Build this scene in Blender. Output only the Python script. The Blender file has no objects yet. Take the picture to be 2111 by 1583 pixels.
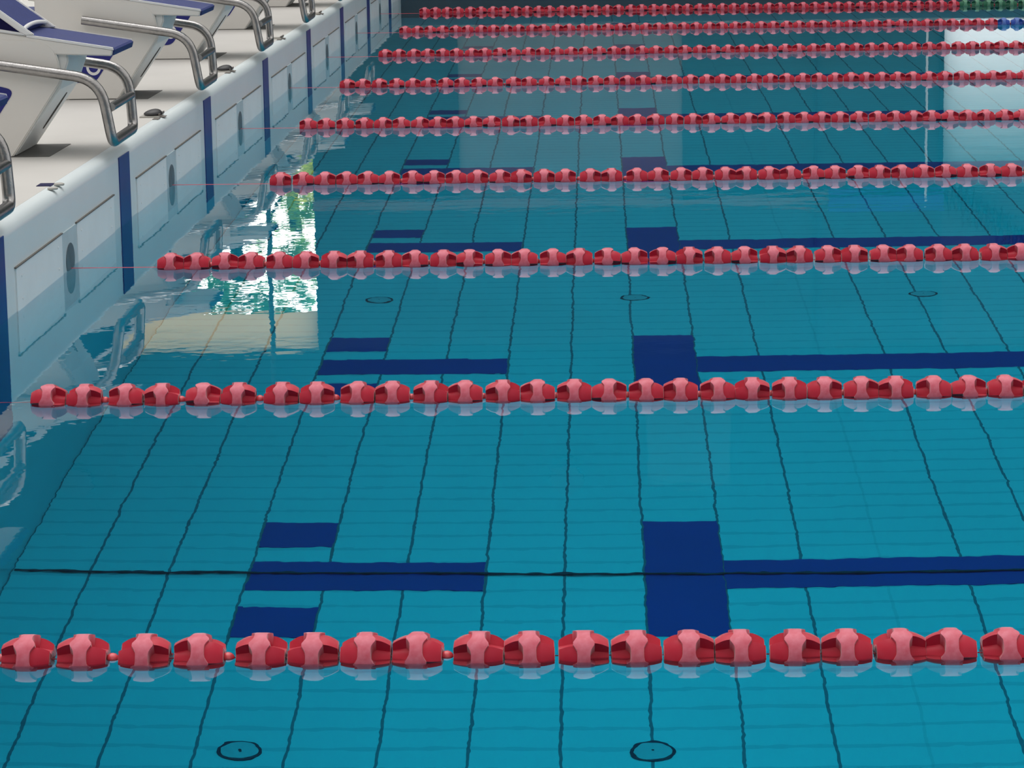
import bpy, bmesh, math, random
from mathutils import Vector, Matrix
random.seed(11)
PI = math.pi
S = bpy.context.scene
COL = S.collection
try:
    S.view_settings.view_transform = 'Standard'
    S.view_settings.look = 'None'
except Exception:
    pass
S.view_settings.exposure = 0.0
S.cycles.max_bounces = 14
S.cycles.transmission_bounces = 12
S.cycles.sample_clamp_indirect = 6.0

# ------------------------------------------------------------------ materials
def srgb(r, g, b):
    f = lambda c: (c/255/12.92) if c/255 <= .04045 else ((c/255+.055)/1.055)**2.4
    return (f(r), f(g), f(b), 1)

def mat(name, col, rough=.5, metal=0., spec=.5, noise=0., nscale=8., bump=0., bscale=60., coat=0., sheen=0.):
    m = bpy.data.materials.new(name); m.use_nodes = True
    nt = m.node_tree; b = nt.nodes['Principled BSDF']
    b.inputs['Base Color'].default_value = col
    b.inputs['Roughness'].default_value = rough
    b.inputs['Metallic'].default_value = metal
    b.inputs['Specular IOR Level'].default_value = spec
    b.inputs['Coat Weight'].default_value = coat
    b.inputs['Sheen Weight'].default_value = sheen
    tc = nt.nodes.new('ShaderNodeTexCoord')
    if noise > 0:
        n = nt.nodes.new('ShaderNodeTexNoise'); n.inputs['Scale'].default_value = nscale; n.inputs['Detail'].default_value = 5
        nt.links.new(tc.outputs['Object'], n.inputs['Vector'])
        r = nt.nodes.new('ShaderNodeMapRange'); r.inputs[1].default_value = .3; r.inputs[2].default_value = .7
        r.inputs[3].default_value = 1-noise; r.inputs[4].default_value = 1+noise*.5
        nt.links.new(n.outputs['Fac'], r.inputs[0])
        mx = nt.nodes.new('ShaderNodeVectorMath'); mx.operation = 'SCALE'
        mx.inputs[0].default_value = col[:3]
        nt.links.new(r.outputs[0], mx.inputs['Scale'])
        nt.links.new(mx.outputs[0], b.inputs['Base Color'])
    if bump > 0:
        n = nt.nodes.new('ShaderNodeTexNoise'); n.inputs['Scale'].default_value = bscale
        nt.links.new(tc.outputs['Object'], n.inputs['Vector'])
        bp = nt.nodes.new('ShaderNodeBump'); bp.inputs['Strength'].default_value = bump; bp.inputs['Distance'].default_value = .002
        nt.links.new(n.outputs['Fac'], bp.inputs['Height']); nt.links.new(bp.outputs[0], b.inputs['Normal'])
    return m

M = {}
M['deck'] = mat('deck_white', (.47, .455, .43, 1), .55, noise=.05, nscale=3, bump=.15, bscale=200)
M['paint'] = mat('block_white', (.72, .695, .655, 1), .35, noise=.03, nscale=5)
M['trim'] = mat('block_trim', (.74, .74, .74, 1), .35)
M['under'] = mat('block_front', (.76, .77, .75, 1), .4, noise=.04, nscale=4)
M['pad'] = mat('pad_blue', srgb(35, 47, 104), .6, spec=.35, noise=.12, nscale=30, bump=.3, bscale=500)
M['navy'] = mat('navy', srgb(14, 14, 62), .6, spec=.15)
M['sticker'] = mat('sticker_blue', srgb(14, 22, 115), .45)
M['steel'] = mat('brushed_steel', (.36, .35, .345, 1), .28, metal=1., noise=.15, nscale=40, bump=.4, bscale=220)
M['wallpaint'] = mat('wall_pale', (.64, .705, .72, 1), .3, noise=.04, nscale=2)
M['panel'] = mat('panel_white', (.82, .84, .84, 1), .35, noise=.04, nscale=6)
M['channel'] = mat('channel_shade', (.46, .54, .57, 1), .5, noise=.1, nscale=9)
M['stripe'] = mat('stripe_blue', srgb(24, 52, 122), .35, noise=.12, nscale=6)
M['mark'] = mat('marking_blue', srgb(40, 52, 150), .4, noise=.06, nscale=3)
M['dark'] = mat('dark_grey', srgb(80, 79, 76), .6, noise=.1, nscale=20)
M['anchor'] = mat('hole_shade', (.085, .12, .14, 1), .5, noise=.3, nscale=14)
M['black'] = mat('black_rubber', srgb(26, 25, 30), .5)
M['beige'] = mat('beige_plastic', (.36, .35, .32, 1), .45)
M['slot'] = mat('grey_slot', srgb(96, 90, 84), .6)
M['rope'] = mat('red_rope', srgb(190, 40, 60), .5)
M['clear'] = mat('bead_pink', srgb(205, 70, 80), .3)
M['brown'] = mat('beam_brown', (.17, .11, .095, 1), .6)
M['facade'] = mat('facade_grey', (.022, .052, .058, 1), .7, noise=.12, nscale=1.2)
M['facade_up'] = mat('facade_upper', (.005, .026, .030, 1), .7, noise=.12, nscale=.8)
M['shutter'] = mat('shutter_grey', (.19, .20, .185, 1), .6, noise=.12, nscale=2)
M['lintel'] = mat('lintel_teal', (.040, .078, .085, 1), .7, noise=.1, nscale=2)
M['banner'] = mat('banner_blue', srgb(40, 60, 150), .6)
M['ground'] = mat('grass_ground', (.05, .11, .03, 1), .9, noise=.3, nscale=2)
M['bark'] = mat('bark', (.06, .045, .03, 1), .9, noise=.3, nscale=8)
M['cable'] = mat('dark_cable', srgb(14, 34, 60), .6)
M['drain'] = mat('drain_plastic', (.40, .52, .56, 1), .5)
M['drainring'] = mat('drain_ring', srgb(12, 40, 70), .6)

def float_mat(name, deep, pale):
    m = bpy.data.materials.new(name); m.use_nodes = True
    nt = m.node_tree; b = nt.nodes['Principled BSDF']
    at = nt.nodes.new('ShaderNodeAttribute'); at.attribute_name = 'pale'
    tc = nt.nodes.new('ShaderNodeTexCoord')
    n = nt.nodes.new('ShaderNodeTexNoise'); n.inputs['Scale'].default_value = 55; n.inputs['Detail'].default_value = 4
    nt.links.new(tc.outputs['Object'], n.inputs['Vector'])
    r = nt.nodes.new('ShaderNodeMapRange'); r.inputs[1].default_value = .25; r.inputs[2].default_value = .65
    r.inputs[3].default_value = .45; r.inputs[4].default_value = 1.0
    nt.links.new(n.outputs['Fac'], r.inputs[0])
    mu = nt.nodes.new('ShaderNodeMath'); mu.operation = 'MULTIPLY'
    nt.links.new(at.outputs['Fac'], mu.inputs[0]); nt.links.new(r.outputs[0], mu.inputs[1])
    mx = nt.nodes.new('ShaderNodeMix'); mx.data_type = 'RGBA'
    mx.inputs[6].default_value = deep; mx.inputs[7].default_value = pale
    nt.links.new(mu.outputs[0], mx.inputs[0]); nt.links.new(mx.outputs[2], b.inputs['Base Color'])
    b.inputs['Roughness'].default_value = .32
    b.inputs['Specular IOR Level'].default_value = .16
    b.inputs['Sheen Weight'].default_value = .45
    b.inputs['Sheen Roughness'].default_value = .35
    return m
M['red'] = float_mat('float_red', (.41, .0, .018, 1), (.57, .145, .195, 1))
M['bluef'] = float_mat('float_blue', (.012, .05, .30, 1), (.10, .18, .45, 1))
M['greenf'] = float_mat('float_green', (.01, .10, .05, 1), (.10, .25, .16, 1))

def tile_mat():
    """pale pool tile: strong joints every 25 cm along the pool, faint ones every 12.5 cm across it"""
    m = bpy.data.materials.new('pool_tile'); m.use_nodes = True
    nt = m.node_tree; L = nt.links; b = nt.nodes['Principled BSDF']
    b.inputs['Roughness'].default_value = .45
    g = nt.nodes.new('ShaderNodeNewGeometry'); sp = nt.nodes.new('ShaderNodeSeparateXYZ')
    L.new(g.outputs['Position'], sp.inputs[0])
    def math_(op, a, bb=None, c=None):
        n = nt.nodes.new('ShaderNodeMath'); n.operation = op
        for i, v in enumerate((a, bb, c)):
            if v is None: continue
            if isinstance(v, (int, float)): n.inputs[i].default_value = v
            else: L.new(v, n.inputs[i])
        return n.outputs[0]
    def joint(sock, pitch, half):
        d = math_('DIVIDE', sock, pitch)
        fr = math_('ABSOLUTE', math_('SUBTRACT', math_('FRACT', math_('ADD', d, .5)), .5))
        return math_('LESS_THAN', fr, half/pitch)
    jx = joint(sp.outputs['X'], .25, .0046)
    light = math_('LESS_THAN', math_('ABSOLUTE', math_('SUBTRACT', sp.outputs['X'], 2.75)), .02)
    jx2 = math_('MULTIPLY', jx, math_('SUBTRACT', 1, math_('MULTIPLY', light, .85)))
    jy = joint(sp.outputs['Y'], .125, .010)
    n = nt.nodes.new('ShaderNodeTexNoise'); n.inputs['Scale'].default_value = .9; n.inputs['Detail'].default_value = 3
    L.new(g.outputs['Position'], n.inputs['Vector'])
    r = nt.nodes.new('ShaderNodeMapRange'); r.inputs[1].default_value = .3; r.inputs[2].default_value = .7
    r.inputs[3].default_value = .95; r.inputs[4].default_value = 1.05
    L.new(n.outputs['Fac'], r.inputs[0])
    base = nt.nodes.new('ShaderNodeVectorMath'); base.operation = 'SCALE'; base.inputs[0].default_value = TILE
    L.new(r.outputs[0], base.inputs['Scale'])
    m1 = nt.nodes.new('ShaderNodeMix'); m1.data_type = 'RGBA'
    L.new(math_('MULTIPLY', jy, .20), m1.inputs[0]); L.new(base.outputs[0], m1.inputs[6]); m1.inputs[7].default_value = (.05, .10, .22, 1)
    m2 = nt.nodes.new('ShaderNodeMix'); m2.data_type = 'RGBA'
    L.new(math_('MULTIPLY', jx2, .80), m2.inputs[0]); L.new(m1.outputs[2], m2.inputs[6]); m2.inputs[7].default_value = (.02, .05, .10, 1)
    L.new(m2.outputs[2], b.inputs['Base Color'])
    return m
TILE = (.36, .68, .72)
M['tile'] = tile_mat()

def water_mat():
    m = bpy.data.materials.new('pool_water'); m.use_nodes = True
    nt = m.node_tree; L = nt.links
    for n in list(nt.nodes): nt.nodes.remove(n)
    out = nt.nodes.new('ShaderNodeOutputMaterial')
    gl = nt.nodes.new('ShaderNodeBsdfGlass'); gl.inputs['IOR'].default_value = 1.333; gl.inputs['Roughness'].default_value = 0.0
    gl.inputs['Color'].default_value = (1, 1, 1, 1)
    g = nt.nodes.new('ShaderNodeNewGeometry')
    n1 = nt.nodes.new('ShaderNodeTexNoise'); n1.inputs['Scale'].default_value = 2.2; n1.inputs['Detail'].default_value = 1.5
    n2 = nt.nodes.new('ShaderNodeTexNoise'); n2.inputs['Scale'].default_value = 11.0; n2.inputs['Detail'].default_value = 2.0
    L.new(g.outputs['Position'], n1.inputs['Vector']); L.new(g.outputs['Position'], n2.inputs['Vector'])
    a = nt.nodes.new('ShaderNodeMath'); a.operation = 'MULTIPLY_ADD'; a.inputs[1].default_value = .22
    L.new(n2.outputs['Fac'], a.inputs[0]); L.new(n1.outputs['Fac'], a.inputs[2])
    bp = nt.nodes.new('ShaderNodeBump'); bp.inputs['Strength'].default_value = 1.0; bp.inputs['Distance'].default_value = .0008
    L.new(a.outputs[0], bp.inputs['Height']); L.new(bp.outputs[0], gl.inputs['Normal'])
    L.new(gl.outputs[0], out.inputs['Surface'])
    va = nt.nodes.new('ShaderNodeVolumeAbsorption')
    va.inputs['Color'].default_value = (.0, .875, .945, 1); va.inputs['Density'].default_value = .60
    L.new(va.outputs[0], out.inputs['Volume'])
    return m
M['water'] = water_mat()

def translucent(name, col, mixd=.4):
    m = bpy.data.materials.new(name); m.use_nodes = True
    nt = m.node_tree
    for n in list(nt.nodes): nt.nodes.remove(n)
    out = nt.nodes.new('ShaderNodeOutputMaterial'); mx = nt.nodes.new('ShaderNodeMixShader'); mx.inputs[0].default_value = mixd
    d = nt.nodes.new('ShaderNodeBsdfDiffuse'); t = nt.nodes.new('ShaderNodeBsdfTranslucent')
    d.inputs[0].default_value = col; t.inputs[0].default_value = col
    nt.links.new(t.outputs[0], mx.inputs[1]); nt.links.new(d.outputs[0], mx.inputs[2]); nt.links.new(mx.outputs[0], out.inputs[0])
    return m
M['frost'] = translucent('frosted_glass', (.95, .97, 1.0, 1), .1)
nt = M['frost'].node_tree      # the daylight's fading towards the top is painted into the glass colour
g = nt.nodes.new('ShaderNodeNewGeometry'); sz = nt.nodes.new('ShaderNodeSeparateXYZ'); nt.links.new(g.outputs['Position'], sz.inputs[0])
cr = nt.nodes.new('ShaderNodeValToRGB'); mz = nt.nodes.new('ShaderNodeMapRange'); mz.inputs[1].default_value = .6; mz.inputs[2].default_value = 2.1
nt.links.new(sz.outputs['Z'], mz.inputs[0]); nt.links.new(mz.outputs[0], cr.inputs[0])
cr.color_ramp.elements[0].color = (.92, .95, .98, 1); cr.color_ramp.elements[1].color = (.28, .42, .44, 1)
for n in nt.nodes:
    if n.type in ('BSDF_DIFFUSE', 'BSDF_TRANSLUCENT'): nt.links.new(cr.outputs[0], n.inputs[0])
M['soffit'] = translucent('soffit_backlit', (.95, .83, .62, 1), .1)  # translucent and warm, so sky from behind stands in for sunlight on the soffit
M['leaf'] = translucent('leaf_green', (.36, .66, .14, 1), .3)
M['leaf2'] = translucent('leaf_dark', (.16, .52, .24, 1), .3)
M['leafy'] = translucent('leaf_yellow', (.72, .80, .10, 1), .3)

# ------------------------------------------------------------------ mesh helpers
def obj(name, bm, m, parent=None, smooth=None, bevel=0.):
    if bevel:
        bmesh.ops.bevel(bm, geom=[e for e in bm.edges if e.is_manifold and e.calc_face_angle(0) > .5], offset=bevel, segments=2, affect='EDGES', clamp_overlap=True)
    me = bpy.data.meshes.new(name); bm.normal_update(); bm.to_mesh(me); bm.free()
    if smooth is not None:
        me.polygons.foreach_set('use_smooth', [True]*len(me.polygons))
        me.set_sharp_from_angle(angle=smooth)
    if m is not None: me.materials.append(m)
    o = bpy.data.objects.new(name, me); COL.objects.link(o)
    if parent: o.parent = parent
    return o
def tag(o, label=None, cat=None, group=None, kind=None):
    if label: o['label'] = label
    if cat: o['category'] = cat
    if group: o['group'] = group
    if kind: o['kind'] = kind
    return o
def thing(name, label, cat, loc=(0, 0, 0), group=None):
    o = bpy.data.objects.new(name, None); COL.objects.link(o); o.location = loc; o.empty_display_size = .1
    return tag(o, label, cat, group)
def box(bm, x0, x1, y0, y1, z0, z1):
    vs = [bm.verts.new((x, y, z)) for x in (x0, x1) for y in (y0, y1) for z in (z0, z1)]
    for f in ((0, 1, 3, 2), (4, 6, 7, 5), (0, 4, 5, 1), (2, 3, 7, 6), (0, 2, 6, 4), (1, 5, 7, 3)):
        bm.faces.new([vs[i] for i in f])
    return vs
def B(*a):
    bm = bmesh.new(); box(bm, *a); return bm
def prism(bm, pts, y0, y1):
    """pts in XZ extruded along Y"""
    a = [bm.verts.new((x, y0, z)) for x, z in pts]; b = [bm.verts.new((x, y1, z)) for x, z in pts]
    n = len(pts)
    bm.faces.new(a); bm.faces.new(b[::-1])
    for i in range(n):
        bm.faces.new((a[i], b[i], b[(i+1) % n], a[(i+1) % n]))
    bmesh.ops.recalc_face_normals(bm, faces=bm.faces[:])
def PR(pts, y0, y1):
    bm = bmesh.new(); prism(bm, pts, y0, y1); return bm
def tube(bm, path, r, seg=14, cap=True):
    path = [Vector(p) for p in path]; rings = []
    t0 = (path[1]-path[0]).normalized()
    up = Vector((0, 0, 1)) if abs(t0.z) < .9 else Vector((1, 0, 0))
    nrm = (up - t0*up.dot(t0)).normalized()
    for i, p in enumerate(path):
        t = (path[min(i+1, len(path)-1)]-path[max(i-1, 0)]).normalized()
        nrm = (nrm - t*nrm.dot(t)).normalized(); bi = t.cross(nrm)
        rings.append([bm.verts.new(p + (nrm*math.cos(2*PI*k/seg)+bi*math.sin(2*PI*k/seg))*r) for k in range(seg)])
    for a, b in zip(rings, rings[1:]):
        for k in range(seg):
            bm.faces.new((a[k], a[(k+1) % seg], b[(k+1) % seg], b[k]))
    if cap:
        bm.faces.new(rings[0][::-1]); bm.faces.new(rings[-1])
def fillet(pts, r, n=7):
    """round the corners of a 3-D polyline"""
    pts = [Vector(p) for p in pts]; out = [pts[0]]
    for a, b, c in zip(pts, pts[1:], pts[2:]):
        u = (a-b).normalized(); v = (c-b).normalized(); ang = u.angle(v)
        d = min(r/math.tan(ang/2), (a-b).length*.49, (c-b).length*.49)
        p, q = b+u*d, b+v*d
        for i in range(n+1):
            t = i/n; out.append(p*(1-t)**2 + b*2*t*(1-t) + q*t*t)
    out.append(pts[-1]); return out
def fillet2(pts, rad, n=6):
    """round chosen corners of a closed XZ polygon; rad[i]=0 keeps it sharp"""
    out = []; m = len(pts)
    for i in range(m):
        if not rad[i]: out.append(pts[i]); continue
        a, b, c = Vector(pts[i-1]), Vector(pts[i]), Vector(pts[(i+1) % m])
        u = (a-b).normalized(); v = (c-b).normalized()
        p, q = b+u*rad[i], b+v*rad[i]
        for k in range(n+1):
            t = k/n; w = p*(1-t)**2+b*2*t*(1-t)+q*t*t; out.append((w.x, w.y))
    return out
def lathe(bm, prof, c=(0, 0, 0), seg=32, axis='Z'):
    rings = []
    for r, h in prof:
        ring = []
        for k in range(seg):
            a = 2*PI*k/seg
            if axis == 'Z': p = (r*math.cos(a), r*math.sin(a), h)
            else: p = (h, r*math.cos(a), r*math.sin(a))
            ring.append(bm.verts.new((p[0]+c[0], p[1]+c[1], p[2]+c[2])))
        rings.append(ring)
    for a, b in zip(rings, rings[1:]):
        for k in range(seg): bm.faces.new((a[k], a[(k+1) % seg], b[(k+1) % seg], b[k]))
    bm.faces.new(rings[0][::-1]); bm.faces.new(rings[-1])
    bmesh.ops.recalc_face_normals(bm, faces=bm.faces[:])
def LA(*a, **k):
    bm = bmesh.new(); lathe(bm, *a, **k); return bm

# ------------------------------------------------------------------ the pool shell
PX0, PX1, PY0, PY1, DZ, DH = 0., 25., -2.5, 22.75, -3.0, .295
fl = tag(obj('floor', B(-.6, PX1+.3, PY0-.3, PY1+.3, DZ-.3, DZ), M['tile']), kind='structure')
# the starting end: wall with a rounded nosing, running on into the deck
prof = [(0, DZ), (0, .255)]
for i in range(1, 8):
    a = i/8*PI/2; prof.append((-.04*(1-math.cos(a)), .255+.04*math.sin(a)))
prof += [(-.04, DH), (-.55, DH), (-.55, DZ)]
wl = tag(obj('wall_left', PR(prof, PY0-5.5, PY1+.3), M['wallpaint'], smooth=.6), kind='structure')
tag(obj('wall_right', B(PX1, PX1+.3, PY0-.3, PY1+.3, DZ, DH), M['tile']), kind='structure')
tag(obj('wall_front', B(PX0, PX1, PY0-.3, PY0, DZ, DH), M['tile']), kind='structure')
M['farwall'] = mat('far_wall_shaded', (.06, .09, .11, 1), .4, noise=.1)  # dark colour stands in for this wall's shaded side
wf = tag(obj('wall_back', B(PX0, PX1, PY1, PY1+.3, DZ, .28), M['farwall']), kind='structure')
tag(obj('deck', B(-9, -.055, -8, 26, DH-.2, DH+.0006), M['deck']), kind='structure')
tag(obj('deck', B(-.055, 27, -8, PY0-.02, DH-.2, DH), M['deck']), kind='structure')
tag(obj('deck', B(-.055, 27, PY1+.02, 24.99, DH-.2, DH-.004), M['deck']), kind='structure')
# wall panels, channels and painted stripes belong to the wall
for k in range(-1, 10):
    Y = 2.5*k
    for y0, y1 in ((Y+.15, Y+.96), (Y-.96, Y-.15)):
        if y0 < PY0 or y1 > PY1: continue
        bm = B(.0, .005, y0, y1, -.75, .14)
        for sy in (y0+.08, y1-.08):
            for sz in (.105, .03):
                lathe(bm, [(.004, .006), (.004, .0075)], (0, sy, sz), 8, 'X')
        obj('wall_panel', bm, M['panel'], wl)
        obj('panel_seam', B(.0, .0075, y0-.01, y1+.01, .1405, .1445), M['slot'], wl)
    if k < 9:
        obj('anchor_channel', B(.0, .003, Y-.15, Y+.15, -.75, .139), M['channel'], wl)  # flat plate coloured darker for the shade in the recess
        obj('lane_stripe', B(.0, .004, Y+1.125, Y+1.375, -1.6, .268), M['stripe'], wl)
# lane markings on the pool floor
z0, z1 = DZ+.0, DZ+.004
for k in range(-1, 9):
    c = 2.5*k+1.25
    obj('lane_line', B(2.2525, 23, c-.123, c+.123, z0, z1), M['mark'], fl)
    obj('lane_cross_bar', B(2.003, 2.249, c-.5, c+.5, z0, z1), M['mark'], fl)
    obj('lane_mark_bar', B(.755, 1.495, c-.123, c+.123, z0, z1), M['mark'], fl)
    for s in (-1, 1):
        y = sorted((c+s*.5, c+s*.265))
        obj('lane_mark_square', B(.755, .997, y[0], y[1], z0, z1), M['mark'], fl)

# ------------------------------------------------------------------ water
bm = B(PX0-.004, PX1+.004, PY0-.004, PY1+.004, DZ-.01, 0)
tag(obj('pool_water', bm, M['water']), 'calm clear turquoise water filling the swimming pool between the red lane ropes', 'water', kind='stuff')

# ------------------------------------------------------------------ lane ropes
def float_mesh(name, m):
    N = 54; rows = []
    bm = bmesh.new(); pale = []
    def sm(t): t = max(0, min(1, t)); return t*t*(3-2*t)
    def radius(side, th, u):
        c = math.cos(3*th)*side
        b = sm(.5+2.6*c)
        big = .0485-.0125*u**1.7; small = .029-.005*u
        return small+(big-small)*b
    L = .0455
    spec = []      # (side, kind, u)
    for u in (1.0, .97, .8, .6, .4, .2, .0): spec.append((-1, u))
    spec.append((0, -1)); spec.append((0, -.6)); spec.append((0, .6)); spec.append((0, 1))
    for u in (.0, .2, .4, .6, .8, .97, 1.0): spec.append((1, u))
    for side, u in spec:
        ring = []
        for k in range(N):
            th = 2*PI*k/N
            fl_ = .5-.5*math.cos(6*th)               # flares where the lobes change sides
            w = .0115+.0085*fl_**2.5
            if side == 0:
                x = w*u; r = .054 if abs(u) < .9 else .053; pl = 1.0
            else:
                x = side*(w+.0006+(L-w)*u); r = radius(side, th, u); pl = .12 if u < 1 else 0
                if u >= 1.0: r -= .004
            ring.append(bm.verts.new((x, r*math.cos(th), r*math.sin(th)))); pale.append(pl)
        rows.append(ring)
    for a, b in zip(rows, rows[1:]):
        for k in range(N): bm.faces.new((a[k], a[(k+1) % N], b[(k+1) % N], b[k]))
    for ring, x in ((rows[0], -L), (rows[-1], L)):
        hub = []
        for k in range(N):
            th = 2*PI*k/N; hub.append(bm.verts.new((x*.93, .011*math.cos(th), .011*math.sin(th)))); pale.append(0)
        for k in range(N): bm.faces.new((ring[k], ring[(k+1) % N], hub[(k+1) % N], hub[k]))
        bm.faces.new(hub)
    bmesh.ops.recalc_face_normals(bm, faces=bm.faces[:])
    me = bpy.data.meshes.new(name); bm.to_mesh(me); bm.free()
    at = me.attributes.new('pale', 'FLOAT', 'POINT'); at.data.foreach_set('value', pale)
    me.polygons.foreach_set('use_smooth', [True]*len(me.polygons)); me.set_sharp_from_angle(angle=.62)
    me.materials.append(m); return me
FM = {c: float_mesh('float', M[k]) for c, k in (('red', 'red'), ('blue', 'bluef'), ('green', 'greenf'))}
bm = bmesh.new(); bmesh.ops.create_uvsphere(bm, u_segments=14, v_segments=10, radius=.013)
tb = bmesh.new()
BEAD = bpy.data.meshes.new('bead'); bm.to_mesh(BEAD); bm.free(); tb.free()
BEAD.polygons.foreach_set('use_smooth', [True]*len(BEAD.polygons)); BEAD.materials.append(M['clear'])

FX = {
0: [.405, .5, .612, .708, .813, .915, 1.03, 1.13, 1.244, 1.34, 1.436, 1.531, 1.643, 1.735, 1.834, 1.93, 2.026, 2.119, 2.219, 2.313, 2.41, 2.502, 2.604],
1: [.391, .487, .599, .695, .807, .901, 1.017, 1.111, 1.221, 1.313, 1.416, 1.508, 1.608, 1.701, 1.799, 1.892, 1.99, 2.082, 2.18, 2.272, 2.371, 2.464, 2.561, 2.653, 2.753, 2.845, 2.942],
3: [.388, .481, .581, .676, .77, .864, .957, 1.059, 1.152, 1.248, 1.341, 1.438, 1.531, 1.63, 1.723, 1.831, 1.924, 2.034, 2.126, 2.225, 2.318, 2.417, 2.509, 2.606, 2.698, 2.799, 2.892, 2.992, 3.085, 3.181, 3.273, 3.369, 3.462, 3.56, 3.652],
4: [.36, .454, .552, .653, .749, .845, .942, 1.034, 1.126, 1.22, 1.315, 1.413, 1.508, 1.603, 1.697, 1.793, 1.887, 1.979, 2.071, 2.165, 2.263, 2.358, 2.452, 2.551, 2.645, 2.739, 2.84, 2.932, 3.024, 3.118, 3.215, 3.312, 3.404, 3.497, 3.589, 3.683, 3.777, 3.869, 3.963, 4.055],
5: [.353, .448, .548, .653, .75, .845, .95, 1.047, 1.15, 1.248, 1.358, 1.453, 1.556, 1.656, 1.753, 1.855, 1.949, 2.045, 2.14, 2.233, 2.328, 2.424, 2.522, 2.616, 2.712, 2.808, 2.904, 3.003, 3.099, 3.196, 3.293, 3.388, 3.48, 3.573, 3.667, 3.76, 3.855, 3.95, 4.048, 4.145, 4.238, 4.33, 4.424],
}
FX[0] = FX[0]; FX[3] = FX[3][1:] if False else FX[3][1:]
FX[2] = sorted([.359+.1923*i for i in range(16)]+[.452+.1923*i for i in range(16)])
BX = {0: [.66, .763, .969, 1.182, 1.584], 1: [.541, .746, .957, 1.16, 1.364, 1.555, 1.748, 1.938, 2.13, 2.32, 2.512, 2.699, 2.888],
      2: [.501+.1911*i for i in range(16)], 3: [.627, .815, 1.01, 1.2, 1.39, 1.581, 1.783, 1.985, 2.177, 2.368, 2.558, 2.751, 2.944, 3.133, 3.321, 3.512, 3.704]}
rj = random.Random(5)
def gen(x0, n):
    out = []; x = x0
    for i in range(n):
        out.append(x); x += .0925 if i % 2 == 0 else .0995
        x += rj.uniform(0, .004)
    return out
FX[6] = gen(.405, 47); FX[7] = gen(.382, 51); FX[8] = gen(.388, 55)
LAB = ['red lane rope nearest to the camera, running across the bottom of the picture',
       'second red lane rope counted from the camera, with beads showing between float pairs',
       'third red lane rope from the camera, its thin cable crossing the wide blue wall stripe',
       'fourth red lane rope from the camera, starting beside the mirrored steel grab loop',
       'fifth red lane rope from the camera, at the middle of the nine',
       'sixth red lane rope from the camera, fourth from the far side',
       'seventh red lane rope from the camera, third from the far side',
       'far red lane rope whose floats turn blue at the right edge',
       'farthest red lane rope, its floats turning green at the right']
for k in range(9):
    Y = 2.5*k; az = (-.010, -.006)[k] if k < 2 else -.003      # how deep the floats sit
    t = thing('lane_rope', LAB[k], 'lane rope', (0, Y, 0), 'lane ropes dividing the swimming pool')
    xs = list(FX[k]); end = [4.95, 4.95, 4.95, 5.2, 5.5, 5.8, 6.1, 6.4, 6.7][k]
    while xs[-1] < end: xs.append(xs[-1]+(.093 if len(xs) % 2 else .1))
    bm = bmesh.new(); tube(bm, [(0.0, 0, -.001), (xs[0]-.03, 0, az*.5), (PX1, 0, az)], .0026, 8)
    obj('cable', bm, M['rope'], t, smooth=.8)
    for i, x in enumerate(xs):
        c = 'red'
        if k < 8 and x > 4.97: c = 'blue'
        if k == 8 and x > 4.97: c = 'green'
        o = bpy.data.objects.new('float', FM[c]); COL.objects.link(o); o.parent = t
        o.location = (x, 0, az); o.rotation_euler = (PI*.5+math.radians(rj.choice((-8, 0, 8, 52, 60, 66))+rj.uniform(-7, 7)), 0, math.radians(rj.uniform(-2.5, 2.5)))
        if c != 'red': o['label'] = c+' float'
    if k in BX: bx = [b for b in BX[k] if b > .44]
    else: bx = [(a+b)/2 for a, b in zip(xs, xs[1:]) if b-a > .0985]
    for b in bx:
        o = bpy.data.objects.new('bead', BEAD); COL.objects.link(o); o.parent = t; o.location = (b, 0, az+.006)
        if k > 3: o.scale = (.6, .8, .8)
    # flat dark oval, its colour standing for the shade inside the rope's wall recess
    bm = bmesh.new(); lathe(bm, [(.060, 0.), (.060, .0015), (.05, .003), (.03, .002), (.012, .004)], (0.003, 0, 0.03), 26, 'X')
    for v in bm.verts: v.co.y *= 1.4
    obj('anchor_hole', bm, M['anchor'], t, smooth=.6)

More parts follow.
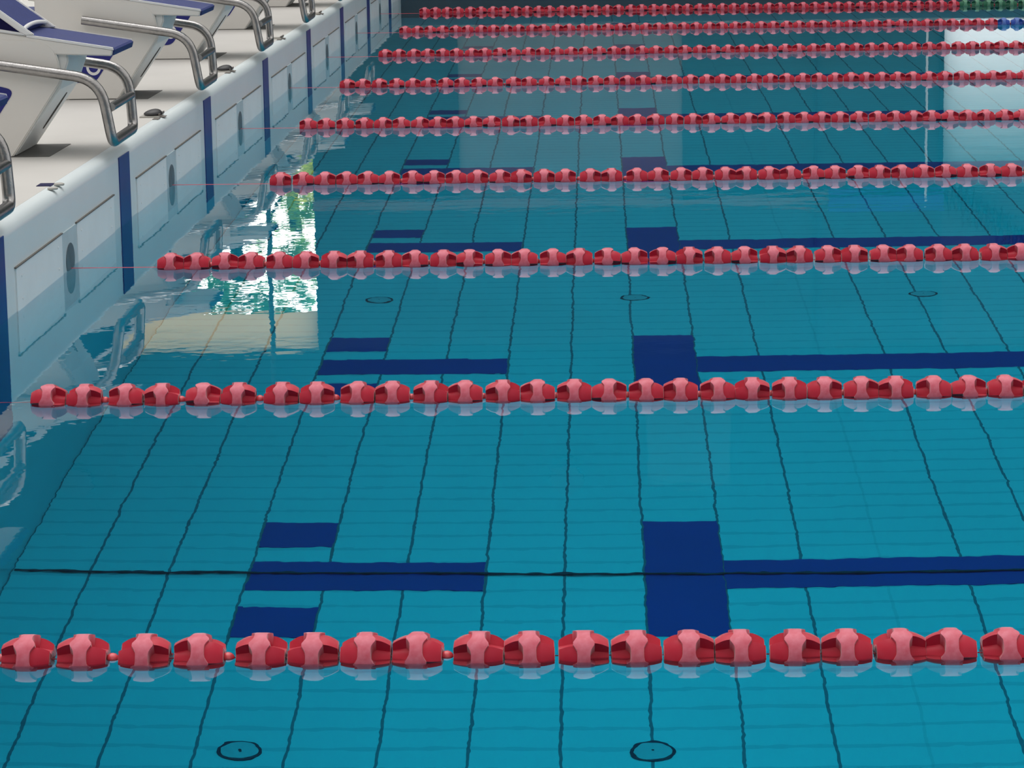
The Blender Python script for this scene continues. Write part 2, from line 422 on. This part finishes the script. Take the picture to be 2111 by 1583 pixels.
# ------------------------------------------------------------------ starting blocks
def block(k, label, full=True):
    yc = 6.17+2.5*(k-2); H = DH+.0006
    t = thing('starting_block', label, 'starting block', (0, yc, H), 'starting blocks along the pool end')
    z = lambda v: v-H
    P = lambda pts: [(x, z(v)) for x, v in pts]
    hw = .237
    # front housing
    body = P([(-.74, H), (-.368, H), (-.186, .55), (-.147, .655), (-.147, .69), (-.74, .76)])
    obj('pedestal', PR(body, -hw+.02, hw-.02), M['under'], t, bevel=.006)
    side = fillet2(P([(-.745, H), (-.372, H), (-.172, .585), (-.19, .735), (-.745, .775)]), [0, .0, .02, .085, 0])
    for s in (-1, 1):
        y = sorted((s*hw, s*(hw-.022)))
        obj('side_panel', PR(side, *y), M['paint'], t, bevel=.005)
    # platform and its pad
    plat = P([(-.78, .79), (-.74, .831), (-.3, .755), (.028, .701), (.022, .676), (-.2, .684), (-.4, .70), (-.78, .76)])
    obj('platform', PR(plat, -hw+.004, hw-.004), M['paint'], t, bevel=.004)
    pad = P([(-.72, .832), (-.3, .7585), (.026, .7055), (.034, .699), (.028, .678), (.02, .680), (.018, .697), (-.3, .751), (-.72, .825)])
    obj('pad', PR(pad, -hw+.016, hw-.006), M['pad'], t)
    for s in (-1, 1):
        y = sorted((s*(hw-.003), s*(hw-.016)))
        if s > 0: y = sorted((s*(hw-.0005), s*(hw-.006)))
        obj('platform_edging', PR(P([(-.3, .7615), (.027, .7085), (.030, .6985), (-.3, .752)]), *y), M['trim'], t)
    # sloped kick plate with framed triangular cheeks
    kp = P([(-.312, .788), (-.66, 1.04), (-.672, 1.024), (-.325, .765)])
    w = thing_part('kick_plate', PR(kp, -hw+.012, hw-.012), M['pad'], t)
    for s in (-1, 1):
        y = sorted((s*hw, s*(hw-.018)))
        obj('frame_rail', PR(P([(-.268, .760), (-.665, 1.052), (-.685, 1.043), (-.305, .757)]), *y), M['trim'], w, bevel=.004)
        obj('frame_rail', PR(P([(-.30, .757), (-.30, .766), (-.70, .835), (-.70, .815)]), *y), M['trim'], w, bevel=.003)
        y = sorted((s*(hw-.006), s*(hw-.012)))
        obj('cheek', PR(P([(-.312, .768), (-.68, 1.037), (-.68, .828)]), *y), M['navy'], w)
    pts = []
    for i in range(13):
        v = -1+i/6; pts.append((-.312-.004*(1-v*v), v*(hw-.016), z(.781)+.010*(1-v*v)))
    bm = bmesh.new(); tube(bm, pts, .0085, 8); obj('frame_lip', bm, M['trim'], w, smooth=.8)
    led = obj('rear_ledge', B(-.90, -.75, -hw+.03, hw-.03, z(.64), z(.70)), M['trim'], t, bevel=.008)
    obj('ledge_pad', B(-.885, -.765, -hw+.045, hw-.045, z(.70), z(.708)), M['pad'], led)
    # steel grab rail
    hy = .272
    path = [(-.52, -hy, z(.668)), (-.02, -hy, z(.590)), (.018, -hy, z(.354)), (.016, hy, z(.354)), (.0, hy, z(.592)), (-.30, hy, z(.640))]
    path[2] = (.02, -hy, z(.352)); path[3] = (.014, hy, z(.352))
    full_path = fillet(path, .085, 9)
    # tighter corners at the bottom of the loop
    fp = [Vector(path[0])]
    def corner(a, b, c, r, n=8):
        a, b, c = Vector(a), Vector(b), Vector(c); u = (a-b).normalized(); v = (c-b).normalized(); d = r
        return [(b+u*d)*(1-i/n)**2+b*2*(i/n)*(1-i/n)+(b+v*d)*(i/n)**2 for i in range(n+1)]
    for i, r in ((1, .10), (2, .045), (3, .045), (4, .10)): fp += corner(path[i-1], path[i], path[i+1], r)
    fp.append(Vector(path[-1]))
    bm = bmesh.new(); tube(bm, fp, .0205, 16); g = obj('grab_rail', bm, M['steel'], t, smooth=.8)
    bm = bmesh.new(); tube(bm, [(.0185, -hy, z(.485)), (.010, hy, z(.485))], .0165, 14); obj('cross_bar', bm, M['steel'], g, smooth=.8)
    # number plate: blue sticker with a white ring on each side
    st = fillet2(P([(-.66, .63), (-.352, .552), (-.475, .375), (-.70, .375)]), [.03, .035, .03, .03])
    for s in (-1,):
        y = sorted((s*(hw+.0006), s*(hw+.002)))
        p = obj('number_plate', PR(st, *y), M['sticker'], t)
        bm = bmesh.new(); n = 36
        for r0, r1, cz in ((.034, .022, 0),):
            a = [[bm.verts.new((-.48+r*math.cos(2*PI*i/n), yy, z(.446)+r*1.08*math.sin(2*PI*i/n))) for i in range(n)] for r in (r0, r1) for yy in (s*(hw+.0022), s*(hw+.0034))]
            for q, w_ in ((0, 1), (1, 3), (3, 2), (2, 0)):
                for i in range(n): bm.faces.new((a[q][i], a[q][(i+1) % n], a[w_][(i+1) % n], a[w_][i]))
        obj('numeral', bm, M['trim'], p)
    # slot cut in the sloped front and a flat dark grey rectangle before it
    d = Vector((.182, 0, .255)).normalized()
    bm = bmesh.new(); c0 = Vector((-.368, 0, 0))+d*.10; pth = []
    for i in range(25):
        a = 2*PI*i/24
        q = c0 + d*(.085+.085*math.cos(a)) + Vector((0, .07+.016*math.sin(a), 0)); nrm = Vector((.255, 0, -.182)).normalized()
        pth.append(q+nrm*.001)
    tube(bm, pth, .0022, 6, cap=False); obj('front_slot', bm, M['slot'], t)
    obj('foot_patch', B(-.60, -.232, -.236, .228, 0.0, .0025), M['dark'], t)
    return t
def thing_part(name, bm, m, t):
    return obj(name, bm, m, t, bevel=.004)
BL = {0: 'white starting block mirrored in the water at the lower left, itself out of view',
      1: 'white starting block cut off by the left edge, its steel grab rail half showing',
      2: 'nearest white starting block seen whole, with blue pad and framed kick plate',
      3: 'second white starting block seen whole, white ring on its blue number plate',
      4: 'white starting block cut by the top edge, only its rail and slanted foot showing',
      5: 'farthest white starting block, only its hanging steel grab rail and foot showing at the top',
      6: 'far white starting block above the top edge, its loop mirrored beside the fourth rope',
      7: 'far white starting block above the top edge, mirrored beside the seventh rope'}
for k in range(8): block(k, BL[k])

# ------------------------------------------------------------------ fittings let into the deck at each rope
H = DH+.0006
def cap_(x, y, label, parent=None, group='round caps in the deck'):
    bm = LA([(.017, 0), (.019, .003), (.018, .007), (.012, .009)], seg=20)
    o = obj('cap', bm, M['beige'], parent, smooth=.6); o.location = (x, y, H)
    return o
t = thing('deck_fitting', 'small dark blue plate with two round caps set in the near white deck', 'deck fitting', (0, 5.0, H), 'deck fittings at the rope ends')
o = obj('plate', B(-.026, .026, -.043, .043, 0, .002), M['navy'], t); o.location = (-.072, 0, 0)
o = cap_(-.022, -.015, '', t); o.location.z = 0
o = cap_(-.022, -.138, '', t); o.location.z = 0
def fitting(y, black, label):
    t = thing('deck_fitting', label, 'deck fitting', (-.075, y, H), 'deck fittings at the rope ends')
    obj('base', B(-.05, .035, -.075, .06, 0, .006), M['beige'], t, bevel=.003)
    obj('rim', B(.030, .036, -.06, .085, .006, .016), M['slot'], t)
    if black:
        bm = bmesh.new(); bmesh.ops.create_uvsphere(bm, u_segments=20, v_segments=10, radius=1)
        for v in bm.verts:
            v.co = Vector((v.co.x*.040*(1-.15*v.co.y), v.co.y*.060, max(v.co.z, -.2)*.020*(1+.25*v.co.x)+.012))
        obj('cover', bm, M['black'], t, smooth=.8)
    else:
        obj('cover', B(-.036, .024, -.05, .04, .006, .011), M['deck'], t, bevel=.003)
    for dx, dy in ((.043, -.02), (.03, -.125)):
        obj('slot', B(dx-.012, dx+.014, dy-.035, dy+.035, 0, .002), M['slot'], t)
fitting(7.56, True, 'black covered fitting on the white deck between the two front starting blocks')
fitting(10.06, True, 'black covered fitting on the deck beside the second grab rail, farther and smaller')
fitting(12.56, False, 'pale grey fitting on the deck beside the third grab rail, without a black cover')
fitting(15.06, False, 'faint pale fitting on the deck at the far top, beside the last grab rail')

# ------------------------------------------------------------------ floor drains and the cable on the pool floor
n = 0
DL = {(.87, 2.48): 'round drain cover on the pool floor at the bottom left of the picture', (2.0, 2.48): 'round drain cover on the pool floor at the bottom, right of centre',
      (3.25, 2.48): 'round drain cover on the near pool floor beyond the right edge',
      (.9, 7.5): 'leftmost round drain cover between the second and third ropes', (2.02, 7.5): 'middle round drain cover between the second and third ropes', (3.28, 7.5): 'rightmost round drain cover between the second and third ropes'}
for (x, y), lb in DL.items():
    t = thing('floor_drain', lb, 'drain', (x, y, DZ), 'round drain covers on the pool floor')
    obj('rim', LA([(.062, 0), (.062, .005), (.054, .006), (.052, .003)], seg=40), M['drainring'], t)
    obj('cover', LA([(.052, 0), (.052, .007), (.048, .008), (.005, .009)], seg=40), M['drain'], t, smooth=.5)
    obj('screw', LA([(.004, .008), (.004, .0105)], seg=10), M['drainring'], t)
bm = bmesh.new(); tube(bm, [(.01, 3.775, DZ+.012), (1.5, 3.764, DZ+.012), (5, 3.70, DZ+.012), (23, 3.6, DZ+.012)], .0075, 8)
tag(obj('floor_cable', bm, M['cable'], smooth=.8), 'thin dark cable lying along the pool floor across the blue markings', 'cable')

# ------------------------------------------------------------------ building behind the far end (seen mirrored in the water)
FY = 25.0
def st(name, *a, m='facade'):
    return tag(obj(name, B(*a), M[m]), kind='structure')
st('wall_far_upper', -25, 34, FY, FY+.3, 3.8, 12.5, m='facade_up')  # carried tall and wide to block low sky and stand for the dark ceiling
st('wall_far_left', -25, -7, FY, FY+.3, 0, 3.8)
st('wall_far_pier', -1.1, .42, FY, FY+.3, 0, 3.8)
st('wall_far_shutter', .42, 2.73, FY+.03, FY+.3, 0, 2.2, m='shutter')
st('wall_far_middle', 2.73, 5.41, FY, FY+.3, 0, 3.8)
st('wall_far_above_shutter', .42, 2.73, FY, FY+.3, 2.2, 3.8)
st('wall_far_right', 13, 34, FY, FY+.3, 0, 3.8)
st('wall_far_sill', 5.41, 13, FY, FY+.3, 0, .42)
st('wall_far_lintel', 5.41, 13, FY, FY+.3, 2.2, 3.8, m='lintel')
st('trim_beam', -1.1, 4.23, FY-.12, FY, 2.2, 2.30, m='brown')
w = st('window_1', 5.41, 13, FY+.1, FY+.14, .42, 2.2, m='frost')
st('trim_soffit', -7, -1.1, FY+.05, FY+.09, 3.38, 3.8, m='soffit')
st('trim_seam', 4.09, 4.12, FY-.02, FY, .28, 3.8, m='black')
st('trim_seam', 5.37, 5.41, FY-.02, FY, .28, 2.2, m='facade_up')
st('window_2', 2.34, 3.22, FY-.02, FY, 4.44, 5.23, m='lintel')
for x in (-3.7, 1.49):
    o = st('trim_vent', 0, 0, 0, 0, 0, 0, m='black'); me = LA([(.18, -.03), (.19, 0)], seg=28, axis='X'); me.to_mesh(o.data); me.free()
    o.rotation_euler = (0, 0, PI/2); o.location = (x, FY, 5.2)
bm = bmesh.new(); tube(bm, [(5.41, FY-.05, 2.16), (6.5, FY-.05, 2.92)], .02, 8)
rs = random.Random(2)
for i in range(15):
    u = i/14; x = 5.46+u*1.0; zc = 2.19+u*.70
    for d in (-1, 1):
        lathe(bm, [(.03, 0), (.022, d*.10), (.003, d*rs.uniform(.16, .28))], (x+d*.012, FY-.05, zc), 6)
tag(obj('spiked_rail', bm, M['black']), 'dark slanting spiked rail on the far building, seen mirrored at the right edge', 'rail')
tag(obj('banner', B(4.23, 5.41, FY-.13, FY+.0, 2.19, 2.35), M['banner']), 'long blue banner hung high on the far building, seen only mirrored in the water', 'banner')
def post(x, r, m, lb):
    bm = LA([(r, 0), (r, 3.9 if x < 0 else 1.95)], seg=12)
    o = tag(obj('post', bm, M[m], smooth=.6), lb, 'post'); o.location = (x, FY-.25, DH-.004)
post(5.21, .012, 'trim', 'slim white post before the far building, mirrored at the upper right')
post(-1.55, .025, 'facade', 'slim dark post before the garden, mirrored as a line through the leaves')
tag(obj('ground', B(-40, 45, FY+.3, 70, -.2, .1), M['ground']), kind='structure')

def leaf_cloud(bm, c, r, n, size, rnd, flat=.8):
    for _ in range(n):
        while True:
            p = Vector((rnd.uniform(-1, 1), rnd.uniform(-1, 1), rnd.uniform(-1, 1)))
            if .25 < p.length < 1: break
        p = Vector((p.x*r[0], p.y*r[1], p.z*r[2]))+Vector(c)
        q = Matrix.Rotation(rnd.uniform(0, 2*PI), 3, 'Z') @ Matrix.Rotation(rnd.uniform(-1.2, 1.2), 3, 'X')
        s = size*rnd.uniform(.6, 1.3)
        vs = [bm.verts.new(p+q@Vector(v)) for v in ((-s, 0, 0), (0, -s*.4, 0), (s, 0, 0), (0, s*.4, 0))]
        bm.faces.new(vs)
def tree(x, y, h, r, n, m, lb, seed, ls=.11):
    rnd = random.Random(seed)
    t = thing('tree', lb, 'tree', (x, y, .1), 'garden trees beyond the far building')
    bm = bmesh.new(); tube(bm, [(0, 0, 0), (.06, .03, h*.3), (-.05, 0, h*.6), (.02, 0, h*.85)], .08, 9)
    for i in range(5):
        a = rnd.uniform(0, 2*PI); tube(bm, [(0, 0, h*(.35+.08*i)), (math.cos(a)*r*.5, math.sin(a)*r*.5, h*(.5+.08*i))], .03, 6)
    obj('trunk', bm, M['bark'], t)
    bm = bmesh.new()
    for i in range(9):
        a = rnd.uniform(0, 2*PI); d = r*rnd.uniform(.1, .75)
        leaf_cloud(bm, (math.cos(a)*d, math.sin(a)*d, h*rnd.uniform(.35, 1.0)), (r*.45, r*.45, r*.4), n//9, ls, rnd)
    obj('foliage', bm, M[m], t)
tree(-2.5, 29.6, 4.3, .95, 900, 'leaf2', 'dark green tree beyond the far opening, mirrored in the water left of the third rope', 1)
tree(-4.3, 29.6, 4.4, 1.1, 1700, 'leaf', 'mid green tree farther left beyond the far opening, seen mirrored', 2)
tree(-2.2, 33.4, 4.2, 1.0, 600, 'leaf', 'bright tree standing behind the others, at the middle of the far opening', 3)
tree(-1.35, 28.6, 3.5, .55, 1500, 'leaf', 'slim light green tree at the right edge of the far opening, seen mirrored', 8, .075)
tree(-6.8, 29.8, 4.6, 1.1, 1500, 'leaf2', 'tall dark tree at the left end of the far opening', 4)
tree(-1.7, 27.0, 2.1, .75, 1100, 'leafy', 'low yellow green bush before the garden trees, seen mirrored', 5)
tree(-3.7, 26.8, 2.2, .9, 1200, 'leafy', 'low yellow green bush farther left, seen mirrored', 6)

# ------------------------------------------------------------------ light: overcast sky, strongest overhead, bright low to the garden side
w = bpy.data.worlds.new('World'); S.world = w; w.use_nodes = True
nt = w.node_tree; L = nt.links
for n in list(nt.nodes): nt.nodes.remove(n)
out = nt.nodes.new('ShaderNodeOutputWorld'); bg = nt.nodes.new('ShaderNodeBackground'); L.new(bg.outputs[0], out.inputs[0])
tc = nt.nodes.new('ShaderNodeTexCoord'); sp = nt.nodes.new('ShaderNodeSeparateXYZ'); L.new(tc.outputs['Generated'], sp.inputs[0])
def mr(sock, a, b, c, d, smooth=True):
    n = nt.nodes.new('ShaderNodeMapRange'); n.interpolation_type = 'SMOOTHSTEP' if smooth else 'LINEAR'
    for i, v in enumerate((a, b, c, d)): n.inputs[i+1].default_value = v
    L.new(sock, n.inputs[0]); return n.outputs[0]
def mth(op, a, b):
    n = nt.nodes.new('ShaderNodeMath'); n.operation = op
    for i, v in enumerate((a, b)):
        if isinstance(v, (int, float)): n.inputs[i].default_value = v
        else: L.new(v, n.inputs[i])
    return n.outputs[0]
base = mr(sp.outputs['Z'], -.1, .9, .84, .80, False)
dp = nt.nodes.new('ShaderNodeVectorMath'); dp.operation = 'DOT_PRODUCT'
dp.inputs[1].default_value = Vector((-.1, .28, .95)).normalized()
L.new(tc.outputs['Generated'], dp.inputs[0])
lobe = mr(dp.outputs['Value'], .80, .985, 0, 2.3)
hor = mth('MULTIPLY', mr(sp.outputs['Y'], .5, .75, 0, 4.3), mr(sp.outputs['Z'], .22, .36, 1, 0))
dim = mth('SUBTRACT', 1.0, mth('MULTIPLY', mr(sp.outputs['Y'], -.2, -.7, 0, .82), mr(sp.outputs['Z'], .30, .55, 1, 0)))  # low sky behind the camera darkened to stand in for the dark hall
base = mth('MULTIPLY', base, dim)
tot = mth('ADD', mth('MULTIPLY', mth('ADD', base, lobe), 1.25), hor)
bg.inputs['Color'].default_value = (1.0, .985, .96, 1)
L.new(tot, bg.inputs['Strength'])

# ------------------------------------------------------------------ camera
cam = bpy.data.cameras.new('Camera'); co = bpy.data.objects.new('Camera', cam); COL.objects.link(co)
R = Vector((.999478, .028359, -.015464)); U = Vector((.009978, .184269, .982825)); F = Vector((-.030721, .982467, -.18389))
co.matrix_world = Matrix(((R.x, U.x, -F.x, 1.8722), (R.y, U.y, -F.y, -5.1602), (R.z, U.z, -F.z, 1.4701), (0, 0, 0, 1)))
cam.sensor_fit = 'HORIZONTAL'; cam.sensor_width = 36; cam.lens = 102.723
cam.clip_start = .05; cam.clip_end = 300
S.camera = co
